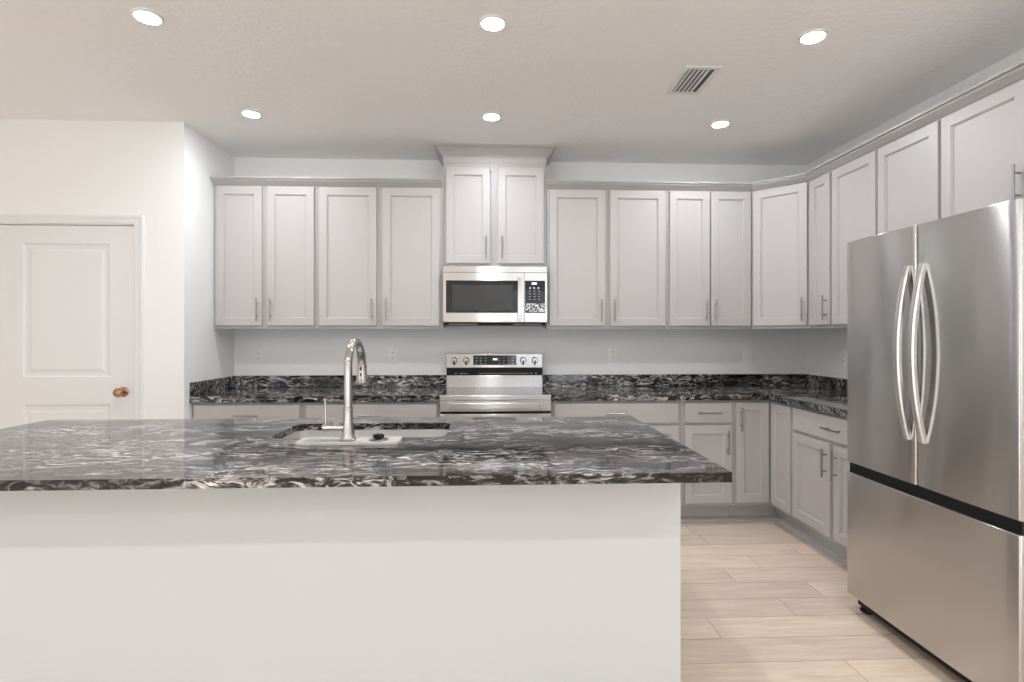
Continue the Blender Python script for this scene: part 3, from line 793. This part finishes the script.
outlet('white duplex outlet on the back wall, nearest the left side wall', (-1.851, 0, 1.163), 0)
outlet('white duplex outlet on the back wall just left of the range', (-.807, 0, 1.167), 0)
outlet('white duplex outlet on the back wall to the right of the range', (.957, 0, 1.165), 0)
outlet('white rocker switch on the back wall near the right corner', (2.061, 0, 1.155), 0, 'rocker')
outlet('white outlet on the right wall just past the refrigerator edge', (XR, -.49, 1.155), R90)

# ------------------------------------------------------------------ recessed lights
def lamp(label, x, y, group=None):
    t = thing('recessed_light', label, 'ceiling light', (x, y, ZC), 0, group)
    bm = bmesh.new(); seg = 40
    prof = [(.048, -.002), (.050, -.0105), (.055, -.0105), (.0605, -.006), (.062, 0)]
    rg = [[bm.verts.new((r * math.cos(2 * PI * k / seg), r * math.sin(2 * PI * k / seg), h)) for k in range(seg)] for r, h in prof]
    for a, b_ in zip(rg, rg[1:]):
        for k in range(seg): bm.faces.new((a[k], a[(k + 1) % seg], b_[(k + 1) % seg], b_[k]))
    obj('trim_ring', bm, 'trim', t, True)
    obj('lens', lathe(bmesh.new(), [(.0475, -.001), (.0475, -.004), (.044, -.007), (.034, -.0105), (.018, -.0125), (.004, -.013)], seg=32), 'lens', t, True)
for nm, x in (('left', -1.538), ('middle', -.03), ('right', 1.481)):
    lamp({'left': 'lit round ceiling light farther back, over the left cabinets', 'middle': 'lit round ceiling light in front of the microwave cabinet', 'right': 'lit round ceiling light near the right corner cabinets, beyond the air vent'}[nm], x + (.0 if x < 1 else -.006), {'left': -.875, 'middle': -.894, 'right': -.84}[nm])
    lamp('lit round ceiling light nearer the camera, %s of the front row of three' % nm, x + (.0 if x < 1 else -.02), {'left': -1.912, 'middle': -1.93, 'right': -1.885}[nm])
for y in (-4.75, -6.1, -7.45):  # unseen rows, added to light the room from behind
    for x in (-3.0, -1.5, 0.0, 1.5): lamp('added unseen round recessed ceiling light behind the camera', x, y, 'added ceiling lights behind the camera')

# ceiling vent
def vent():
    x0, x1, y0, y1 = .968, 1.165, -1.585, -1.262; cx_, cy_ = (x0 + x1) / 2, (y0 + y1) / 2
    t = thing('ceiling_vent', 'white slatted air vent in the ceiling', 'vent', (cx_, cy_, ZC))
    w, l = (x1 - x0) / 2, (y1 - y0) / 2; bm = bmesh.new(); f = .028
    box(bm, -w, w, -l, -l + f, -.007, -.0005, bev=.002); box(bm, -w, w, l - f, l, -.007, -.0005, bev=.002)
    box(bm, -w, -w + f, -l + f, l - f, -.007, -.0005, bev=.002); box(bm, w - f, w, -l + f, l - f, -.007, -.0005, bev=.002)
    obj('frame', bm, 'trim', t)
    obj('backing', B(-w + f - .002, w - f + .002, -l + f - .002, l - f + .002, -.0012, -.0004), 'slot', t)
    for k in range(5):
        x = -w + f + .014 + k * (2 * w - 2 * f - .02) / 5; bm = bmesh.new()
        vs = [bm.verts.new(p) for p in ((x - .012, -l + f, -.0085), (x + .008, -l + f, -.002), (x + .008, l - f, -.002), (x - .012, l - f, -.0085), (x - .012, -l + f, -.0095), (x + .008, -l + f, -.003), (x + .008, l - f, -.003), (x - .012, l - f, -.0095))]
        for q in ((0, 1, 2, 3), (4, 5, 6, 7), (0, 1, 5, 4), (1, 2, 6, 5), (2, 3, 7, 6), (3, 0, 4, 7)): bm.faces.new([vs[i] for i in q])
        obj('slat', bm, 'trim', t)
vent()
